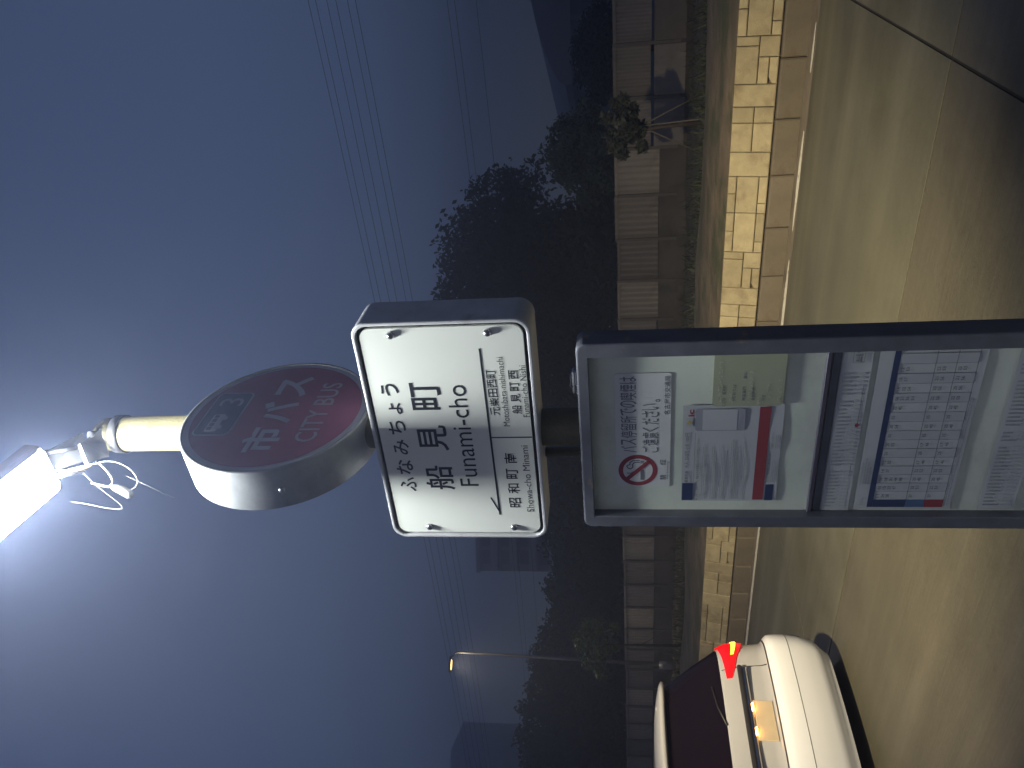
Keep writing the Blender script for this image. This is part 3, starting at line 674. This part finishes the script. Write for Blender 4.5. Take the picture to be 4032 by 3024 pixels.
for k, (yy, w) in enumerate(((-.2755, .15), (-.2795, .158), (-.2835, .13), (-.2960, .150), (-.3000, .14), (-.3040, .11), (-.3165, .155), (-.3205, .12), (-.3245, .14), (-.3370, .165), (-.3410, .170), (-.3450, .168), (-.3490, .12), (-.3530, .15), (-.3640, .165), (-.3680, .12))):
    x = .0700
    while x < .07 + w:
        l = random.uniform(.004, .016); m.rect(x, min(x + l, .07 + w), yy, yy + .0021, 0); x += l + .0012
for yy in (-.4290, -.4325, -.4360):
    m.rect(.119, .119 + random.uniform(.05, .075), yy, yy + .0018, 0); m.rect(.213, .213 + random.uniform(.03, .044), yy - .003, yy - .0012, 0)
obj('fine_print', m, 'print_pale', ps, PFm(ZQ + .0003), 'stuff')
m = MB(); m.prism(rrect(.2640, .3225, -.3612, -.2545, .006, 4), 0, .0004); obj('phone_picture', m, 'phone_body', ps, PFm(ZQ))
m = MB(); m.rect(.2665, .3200, -.3440, -.2700, 0); obj('phone_screen', m, 'paper', ps, PFm(ZQ + .0007))
m = MB(); text(m, 'ic', .3028, -.2515, .0185, .0125, 0, .03); obj('mark', m, 'print_red', ps, PFm(ZQ + .0003))
m = MB(); m.prism(rrect(.2755, .2985, -.2490, -.2345, .002, 3), 0, .0003); obj('emblem_tile', m, 'paper_grey', ps, PFm(ZQ)); m = MB(); m.prism(circ(.0052, 18, .287, -.2418), 0, .0003); obj('emblem', m, 'emblem_yellow', ps, PFm(ZQ + .0005))
# braille plate
bp_ = thing('braille_plate', 'translucent yellow-green braille plate at the right side of the board', 'plate', PFm(ZP + .004))
m = MB(); m.prism(rrect(.3300, .4655, -.4360, -.2880, .008, 5), 0, .0022); obj('plate', m, 'braille_plastic', bp_, PFm(ZP + .004)); zb = .0026
m = MB(); text(m, 'ここは　船見町', .3300, -.3160, .054, .0075, zb, .01); text(m, '3番のりば', .3440, -.3370, .042, .0075, zb, .01); text(m, '神宮東門　　金山', .3440, -.3570, .072, .0075, zb, .01)
text(m, '名古屋港', .3440, -.3770, .034, .0075, zb, .01); text(m, 'ゆき', .3440, -.3980, .014, .0070, zb, .01); obj('lettering', m, 'print_grey', bp_, PFm(ZP + .004), 'stuff')
m = MB()
for row, (yy, x0, nn_) in enumerate(((-.300, .336, 17), (-.3245, .339, 4), (-.3640, .337, 12), (-.3840, .337, 3), (-.4020, .352, 5), (-.4240, .336, 9))):
    for i in range(nn_):
        if random.random() < .12: continue
        for dx in (0, 1):
            for dy in (0, 1, 2):
                if random.random() < .5:
                    px, py = x0 + i * .0070 + dx * .0026, yy - dy * .0028; m.add([(px - .00085, py, zb), (px, py - .00085, zb), (px + .00085, py, zb), (px, py + .00085, zb), (px, py, zb + .0009)], [(0, 1, 4), (1, 2, 4), (2, 3, 4), (3, 0, 4)], True)
obj('braille_dots', m, 'braille_dot', bp_, PFm(ZP + .004), 'stuff')
# route strip
def route_strip(label, x0, x1, y0, y1, seed, wav):
    r = random.Random(seed); t = thing('route_strip', label, 'route map', PFm(ZP + .0015)); m = sheet(x0, x1, y0, y1, wav=wav, skew=.001); obj('sheet', m, 'paper', t, PFm(ZP + .0015)); FQ = PFm(ZP + .002 + wav)
    m = MB(); d = MB(); x = x0 + .012
    while x < x1 - (.060 if seed == 1 else .02):
        h = (y1 - y0); l = r.uniform(.2, .42) * h
        yy = y1 - .10 * h - l
        k = y1 - .10 * h
        while k > yy: g_ = r.uniform(.002, .0045); m.rect(x, x + .0042, k - g_, k - .0005, 0); k -= g_
        d.rect(x - .0002, x + .0046, y0 + h * .16, y1 - h * .62, 0); m.rect(x + .0052, x + .0062, y1 - h * .56, y1 - h * .51, .0003)
        x += .0098 if r.random() < .93 else .020
    obj('stop_names', m, 'print_mid', t, FQ, 'stuff'); obj('stop_boxes', d, 'paper_grey', t, FQ, 'stuff')
    return t, FQ
t, FQ = route_strip('white route map strip just below the dark divider bar of the board', .036, .4665, -.6070, -.5470, 1, .0016)
m = MB(); m.ring(rrect(.4300, .4660, -.5890, -.5660, .003, 3), rrect(.4309, .4651, -.5881, -.5669, .0025, 3), 0, .0003); text(m, '金山', .4325, -.5785, .0130, .0075, .0004, .01); text(m, '19', .4475, -.5855, .0165, .0150, .0004, .012); m.rect(.4325, .4455, -.5840, -.5810, .0003); obj('terminus_box', m, 'print_grey', t, FQ)
m = MB(); m.rect(.277, .375, -.5965, -.5952, 0); m.rect(.135, .170, -.5975, -.5962, 0); obj('scale_line', m, 'print_grey', t, FQ)
m = MB(); m.prism(circ(.0042, 16, .2744, -.5950), 0, .0004); obj('here_mark', m, 'print_red', t, FQ)
route_strip('second pale route map strip below the timetable, at the picture edge', .040, .4665, -.9600, -.8850, 2, .0016)
# timetable
tt = thing('timetable_sheet', 'printed timetable with navy header and small columns of departure times', 'timetable', PFm(ZP + .0018))
m = sheet(.040, .4665, -.8260, -.6180, wav=.0008); obj('sheet', m, 'paper', tt, PFm(ZP + .0018)); FT = PFm(ZP + .0032)
m = MB(); m.rect(.046, .4665, -.6585, -.6465, 0); m.rect(.046, .068, -.7290, -.6587, 0); obj('header_band', m, 'print_navy', tt, FT)
m = MB(); m.rect(.046, .068, -.7690, -.7292, 0); obj('saturday_cell', m, 'print_blue', tt, FT)
m = MB(); m.rect(.046, .068, -.8090, -.7692, 0); obj('holiday_cell', m, 'print_red', tt, FT)
m = MB(); d = MB(); cw = .0238
rows_ = ((-.6590, -.7285), (-.7292, -.7685), (-.7692, -.8090))
wk = [(11, 24, 38), (3, 15, 27, 47), (6, 18, 31, 44, 58), (14, 37), (12, 32), (25,), (20, 55), (35,), (20, 54), (35,), (22, 45), (6, 21, 36, 51), (14, 32, 54), (18, 57), (12, 53), (), (14,)]
we = [(37,), (22, 51), (20, 45), (22, 52), (17, 46), (25,), (17, 46), (35,), (20, 40), (35,), (20, 45), (22, 50), (20, 56), (21, 56), (22, 53), (), (34,)]
for c in range(17):
    x = .068 + c * cw
    m.rect(x + cw - .0004, x + cw + .0004, -.8090, -.6587, 0)
    if c % 2: d.rect(x, x + cw, -.8090, -.6587, -.0003)
    for ri, (yt, yb) in enumerate(rows_):
        for k, v in enumerate((wk if ri == 0 else we)[c]):
            if x + .016 < .4665: text(m, '%02d' % v, x + .006, yt - .0105 - k * .0105, .0095, .0066, .0002, .01)
for yy in (-.7287, -.7688, -.8092): m.rect(.068, .4665, yy - .0006, yy + .0006, 0)
obj('grid_and_times', m, 'print_grey', tt, FT, 'stuff'); obj('row_tint', d, 'row_tint', tt, FT)
m = MB()
for yy, w in ((-.6255, .055), (-.6310, .07), (-.6365, .06), (-.6420, .045)):
    x = .112
    while x < .112 + w: l = random.uniform(.003, .009); m.rect(x, x + l, yy, yy + .0032, 0); x += l + .0014
for yy in (-.8140, -.8190):
    x = .05
    while x < .33: l = random.uniform(.003, .012); m.rect(x, x + l, yy, yy + .0024, 0); x += l + .002
m.ring(rrect(.050, .072, -.6420, -.6270, .001, 2), rrect(.0506, .0714, -.6414, -.6276, .001, 2), 0, .0003)
obj('fine_print', m, 'print_pale', tt, FT, 'stuff')

# --- lamp over the sign
TILT = 0.15; LD = (NV * math.cos(TILT) + Z * math.sin(TILT)).normalized()
LP = Vector((PX, PY, 0)) + NV * 0.150 + Z * 3.112
LL = 0.285
LF = frame(LP, LD, Z.cross(LD))          # x along the lamp away from the pole, z up
lm = MB(); lw = 0.064
lm.grid([[(x, y, z) for x in (0.0, 0.006, LL - .006, LL)] for y, z in ((-lw + .004, .0), (-lw, .012), (-lw, .045), (-lw + .02, .06), (lw - .02, .06), (lw, .045), (lw, .012), (lw - .004, .0))], smooth=False)
lm.add([(0, y, z) for y, z in ((-lw + .004, .0), (-lw, .012), (-lw, .045), (-lw + .02, .06), (lw - .02, .06), (lw, .045), (lw, .012), (lw - .004, .0))], [tuple(range(8))])
lm.add([(LL, y, z) for y, z in ((-lw + .004, .0), (-lw, .012), (-lw, .045), (-lw + .02, .06), (lw - .02, .06), (lw, .045), (lw, .012), (lw - .004, .0))], [tuple(reversed(range(8)))])
lm.ring(rrect(0, LL, -lw + .004, lw - .004, .016, 5), rrect(.010, LL - .010, -lw + .012, lw - .012, .012, 5), -.006, .002)
lamp = obj('lamp', lm, 'lamp_housing', stop, LF)
df = MB(); P = rrect(.0105, LL - .0105, -lw + .0125, lw - .0125, .012, 5); P2 = rrect(.018, LL - .018, -lw + .020, lw - .020, .010, 5); nP = len(P)
df.grid([[(x, y, -.003) for x, y in reversed(P)], [(x, y, -.016) for x, y in reversed(P)], [(x, y, -.024) for x, y in reversed(P2)]], closed=True); df.add([(x, y, -.024) for x, y in P2], [tuple(reversed(range(nP)))])
obj('diffuser', df, 'led', lamp, LF)
bk = MB()
def bar(a, b, w, t_, mb=bk):
    a = Vector(a); b = Vector(b); d = (b - a).normalized(); u = d.cross(Vector((0.3, 1, 0.1))).normalized(); v = d.cross(u)
    vs = [p + u * su * w / 2 + v * sv * t_ / 2 for p in (a, b) for su, sv in ((-1, -1), (1, -1), (1, 1), (-1, 1))]
    mb.add(vs, [(0, 1, 2, 3), (7, 6, 5, 4), (0, 4, 5, 1), (1, 5, 6, 2), (2, 6, 7, 3), (3, 7, 4, 0)])
bar((-.126, 1.745, 3.068), (-.175, 1.735, 3.041), .010, .004)
for (a, b) in (((-.146, 1.700, 3.146), (-.136, 1.76, 3.090)), ((-.204, 1.690, 3.118), (-.190, 1.75, 3.060))): bk.tube([a, b], .0065, 10)
bk.add([(-.090, 1.79, 3.040), (-.123, 1.755, 3.070), (-.172, 1.745, 3.045), (-.160, 1.775, 3.010), (-.128, 1.79, 3.030)], [(0, 1, 2, 3, 4)])
bk.add([(-.100, 1.80, 3.10), (-.140, 1.715, 3.135), (-.190, 1.705, 3.118), (-.165, 1.77, 3.055)], [(0, 1, 2, 3)])
bk.tube([(PX - .006, PY, 3.00), (PX - .006, PY, 3.022)], .049, 24); bk.tube([(-.105, 1.79, 3.055), (-.105, 1.77, 3.06)], .009, 10)
obj('bracket', bk, 'bracket_steel', stop, ID)
def smooth(pts, k=6):
    P = [Vector(p) for p in pts]; out = []
    for i in range(len(P) - 1):
        p0, p1, p2, p3 = P[max(i - 1, 0)], P[i], P[i + 1], P[min(i + 2, len(P) - 1)]
        for j in range(k):
            t_ = j / k; out.append(0.5 * ((2 * p1) + (p2 - p0) * t_ + (2 * p0 - 5 * p1 + 4 * p2 - p3) * t_ ** 2 + (3 * p1 - p0 - 3 * p2 + p3) * t_ ** 3))
    return out + [P[-1]]
cb = MB(); cb.tube(smooth([(-.188, 1.735, 3.095), (-.176, 1.74, 3.036), (-.174, 1.742, 3.023), (-.169, 1.745, 3.001), (-.172, 1.75, 2.974), (-.186, 1.755, 2.947), (-.203, 1.755, 2.929), (-.218, 1.75, 2.919), (-.233, 1.745, 2.922), (-.240, 1.74, 2.937)]), .0018, 8)
cb.tube(smooth([(-.172, 1.76, 3.035), (-.177, 1.755, 3.021), (-.193, 1.75, 3.0), (-.209, 1.745, 2.984), (-.221, 1.74, 2.978), (-.230, 1.737, 2.986), (-.226, 1.735, 3.006), (-.221, 1.735, 3.03)]), .0030, 8)
obj('cable', cb, 'wire_white', stop, ID)
cn = MB(); cn.tube(smooth([(-.254, 1.74, 2.926), (-.249, 1.74, 2.935), (-.238, 1.74, 2.957), (-.231, 1.738, 2.978)], 3), [.003, .006, .010, .011, .011, .011, .010, .010, .008, .005], 12); obj('cable_joint', cn, 'lamp_steel', stop, ID)
ow = MB(); ow.tube(smooth([(-.185, 1.70, 3.125), (-.187, 1.71, 3.094), (-.188, 1.725, 3.062), (-.179, 1.745, 3.036)]), .0022, 8); obj('wire', ow, 'wire_orange', stop, ID)
th = MB(); th.tube(smooth([(-.196, 1.735, 3.053), (-.228, 1.74, 3.021), (-.261, 1.74, 2.976), (-.278, 1.74, 2.956), (-.285, 1.74, 2.960), (-.283, 1.74, 2.994), (-.273, 1.74, 3.049), (-.267, 1.74, 3.09)]), .0006, 6)
th.tube([(-.205, 1.745, 2.945), (-.262, 1.76, 2.83)], .0004, 5)
obj('loose_strand', th, 'wire_white', stop, ID)

# ================================================================== CAR
CX = -T; CY = -N_
CF = frame(W(-5.36, 3.56, 0), CX, CY)      # x forward, y left, z up, origin under the tail
car = thing('hatchback_car', 'white hatchback car seen from behind with a lit red tail light, left of the board', 'car', CF)
LEN = 3.95
def lerp(z, T_): return float(np.interp(z, [a for a, b in T_], [b for a, b in T_]))
XR = [(.16, .10), (.22, .05), (.34, .015), (.48, .0), (.58, .015), (.625, .04), (.64, .085), (.80, .10), (.95, .125), (1.02, .15), (1.20, .26), (1.40, .40), (1.46, .46)]
XF = [(.16, 3.82), (.3, 3.93), (.5, 3.95), (.68, 3.88), (.82, 3.62), (.95, 3.05), (1.02, 2.85), (1.2, 2.45), (1.40, 2.02), (1.46, 1.9)]
HWT = [(.16, .80), (.22, .835), (.34, .86), (.60, .865), (.64, .86), (.80, .855), (.95, .84), (1.02, .82), (1.20, .745), (1.40, .65), (1.46, .615)]
def outline(z, off=0.0, n=120):
    xr, xf, hw = lerp(z, XR) - off, lerp(z, XF) + off, lerp(z, HWT) + off
    r = min(.26, hw * .42); rf_ = .42; P = []
    def arc(cx, cy, r_, a0, a1, k): return [(cx + r_ * math.cos(R(a0 + (a1 - a0) * i / k)), cy + r_ * math.sin(R(a0 + (a1 - a0) * i / k))) for i in range(k + 1)]
    # start at rear centre, go right (negative y), forward, round the nose and back
    right = [(xr, 0.0)] + [(xr, -(hw - r) * i / 6) for i in range(1, 6)] + arc(xr + r, -(hw - r), r, 180, 270, 8)
    side = [(xr + r + (xf - rf_ - xr - r) * i / 14, -hw) for i in range(1, 14)]
    nose = arc(xf - rf_, -(hw - rf_), rf_, 270, 360, 8)
    half = right + side + nose + [(xf, -(hw - rf_) * (1 - i / 4)) for i in range(1, 4)]
    half = [(x + .075 * (y / .86) ** 2 * (1 if x < 1.0 else 0) * max(0, 1 - (x - xr) / .6), y) for x, y in half]
    return half + [(xf, 0.0)] + [(x, -y) for x, y in reversed(half[1:])]
def shell(zs, off=0.0, top=True):
    m = MB(); rows = [[(x, y, z) for x, y in outline(z, off)] for z in zs]; m.grid(rows, closed=True); n = len(rows[0])
    if top: m.f.append(tuple(len(m.v) - n + k for k in range(n))); m.smooth.append(False)
    return m
body = shell([.20, .26, .34, .42, .50, .56, .60, .622, .632, .645, .70, .76, .82, .88, .94, .98, 1.0]); body.f.append(tuple(reversed(range(len(outline(.2)))))); body.smooth.append(False)
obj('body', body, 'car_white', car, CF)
gh = shell([.995, 1.02, 1.08, 1.14, 1.20, 1.27, 1.34, 1.40, 1.43], -.004, False); gho = obj('window_glass', gh, 'car_glass', car, CF)
# roof with a spoiler lip over the rear window
rfm = MB(); rr_ = []
for z, grow in ((1.425, -.01), (1.435, .03), (1.455, .035), (1.475, .0), (1.50, -.10), (1.515, -.22)):
    P = outline(1.43, .0); xm = sum(x for x, y in P) / len(P)
    q = []
    for x, y in P:
        k = 1 + grow / .62; yy = y * k; xx = xm + (x - xm) * (1 + grow / 1.0)
        if x < xm: xx -= .07 * max(0, 1 - (x - .40) / .25) * (1 if z < 1.49 else .3)
        q.append((xx, yy, z + .02 * (1 - (y / .65) ** 2)))
    rr_.append(q)
rfm.grid(rr_, closed=True); n = len(rr_[0]); rfm.f.append(tuple(len(rfm.v) - n + k for k in range(n))); rfm.smooth.append(True); rfm.f.append(tuple(reversed(range(n)))); rfm.smooth.append(False)
obj('roof', rfm, 'car_white', car, CF)
# rear bumper shell, slightly proud of the body
def patch(zs, i0, i1, off, thick=None):
    m = MB(); P0 = outline(.5); n = len(P0)
    ids = [i % n for i in range(i0, i1 + 1)]
    m.grid([[(*outline(z, off(z) if callable(off) else off)[i], z) for i in ids] for z in zs]); return m
boff = lambda z: .020 * max(0, min(1, (z - .125) / .04, (.622 - z) / .035)) + .003
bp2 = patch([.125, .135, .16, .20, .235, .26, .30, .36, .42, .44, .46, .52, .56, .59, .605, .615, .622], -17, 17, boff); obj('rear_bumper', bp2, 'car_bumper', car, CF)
# tailgate shut lines, number plate recess, garnish
def on_body(t_, z, off=.001):
    P = outline(z, off); return Vector((*P[t_ % len(P)], z))
for t_ in (5, -5):
    m = MB(); m.tube([on_body(t_, z) for z in np.linspace(.635, .985, 9)], .0035, 6); obj('shut_line', m, 'car_black', car, CF)
m = MB(); m.tube([on_body(t_, .628, .004) for t_ in range(-16, 17)], .005, 6); obj('bumper_seam', m, 'car_black', car, CF)
m = MB(); m.tube([on_body(t_, .455, .0215) for t_ in range(-14, 15)], .0035, 6); obj('bumper_crease', m, 'car_black', car, CF)
m = MB(); m.tube([Vector((.13, .02, 1.005)), Vector((.165, -.15, 1.05)), Vector((.185, -.34, 1.075))], .008, 6); obj('rear_wiper', m, 'car_black', car, CF)
m = MB(); m.box(.070, .110, -.48, .48, .835, .872, .012); obj('garnish', m, 'car_black', car, CF)
m = MB(); m.box(.064, .100, -.46, .46, .806, .834, .008); obj('handle', m, 'chrome', car, CF)
m = MB(); m.box(.078, .088, -.165, .165, .650, .795, .004); pl_ = obj('number_plate', m, 'plate', car, CF)
m = MB()
for k in range(4): m.rect(-.13 + k * .075, -.085 + k * .075, .672, .735, 0)
for y in (-.10, .10):
    m = MB(); m.box(.058, .072, y - .03, y + .03, .799, .8055); obj('plate_lamp', m, 'plate_lamp', car, CF)
# tail lights wrap round the corners
n_o = len(outline(.5))
for sg, lbl in ((1, 'lit red tail light'), (-1, None)):
    ids = list(range(4, 18)) if sg == 1 else [n_o - i for i in range(4, 18)]
    zt = lambda k: (.785 + .125 * max(0, (7 - k) / 7) ** 1.8 + .05 * max(0, (k - 8) / 5) ** 2, 1.0 - .045 * max(0, (6 - k) / 6) - .06 * max(0, (k - 8) / 5))
    m = MB(); rows = []
    for j in range(7):
        r_ = []
        for k, i in enumerate(ids):
            a, b = zt(k); z = a + (b - a) * j / 6; o2 = .012 + .010 * math.sin(math.pi * j / 6)
            if k in (0, len(ids) - 1): o2 = 0.002
            r_.append((*outline(z, o2)[i], z))
        rows.append(r_)
    m.grid(rows); tl = obj('tail_light', m, 'tail_red', car, CF, label=lbl)
    m = MB(); rows = []
    for j in range(3):
        r_ = []
        for k, i in enumerate(ids[2:11]):
            a, b = zt(k + 2); z = a + (b - a) * (.22 + .20 * j / 2); o2 = .0245 + (.002 if j == 1 else 0); r_.append((*outline(z, o2)[i], z))
        rows.append(r_)
    m.grid(rows); obj('light_strip', m, 'tail_core', tl, CF)
    y = -sg * .80
    m = patch([.30, .33, .36, .40], 11, 12, .026) if sg == 1 else patch([.30, .33, .36, .40], n_o - 12, n_o - 11, .026); obj('reflector', m, 'reflector', car, CF)
for x in (.72, 3.20):
    for y in (-.78, .78):
        ty = MB(); F2 = CF @ Matrix.Translation((x, y, .30)) @ Matrix.Rotation(R(90), 4, 'X')
        ty.grid([[(r_ * math.cos(a), r_ * math.sin(a), z) for a in np.linspace(0, 2 * math.pi, 33)[:-1]] for r_, z in ((.19, -.09), (.28, -.095), (.30, -.07), (.30, .07), (.28, .095), (.19, .09))], closed=True)
        wh = obj('wheel', ty, 'tyre', car, F2); rm = MB(); rm.prism(circ(.19, 32), -.085, .085); obj('rim', rm, 'rim', wh, F2)

# ================================================================== HAZE
hz = MB(); hz.box(-320, 320, -320, 320, -1.2, 60)
hm = bpy.data.materials.new('haze'); hm.use_nodes = True; hN = hm.node_tree.nodes; hN.clear()
ou = hN.new('ShaderNodeOutputMaterial'); pvn = hN.new('ShaderNodeVolumePrincipled'); hm.node_tree.links.new(pvn.outputs[0], ou.inputs['Volume'])
pvn.inputs['Color'].default_value = (0.60, 0.69, 1.0, 1); pvn.inputs['Density Attribute'].default_value = ''; pvn.inputs['Temperature Attribute'].default_value = ''; hm.cycles.homogeneous_volume = True
pvn.inputs['Density'].default_value = 0.0112; pvn.inputs['Anisotropy'].default_value = 0.72
ho = obj('haze', hz, None, None, ID, 'stuff'); ho.data.materials.append(hm); ho['label'] = 'thin bluish night haze in the air over the whole street'; ho['category'] = 'haze'

bpy.data.scenes.remove(TMP)
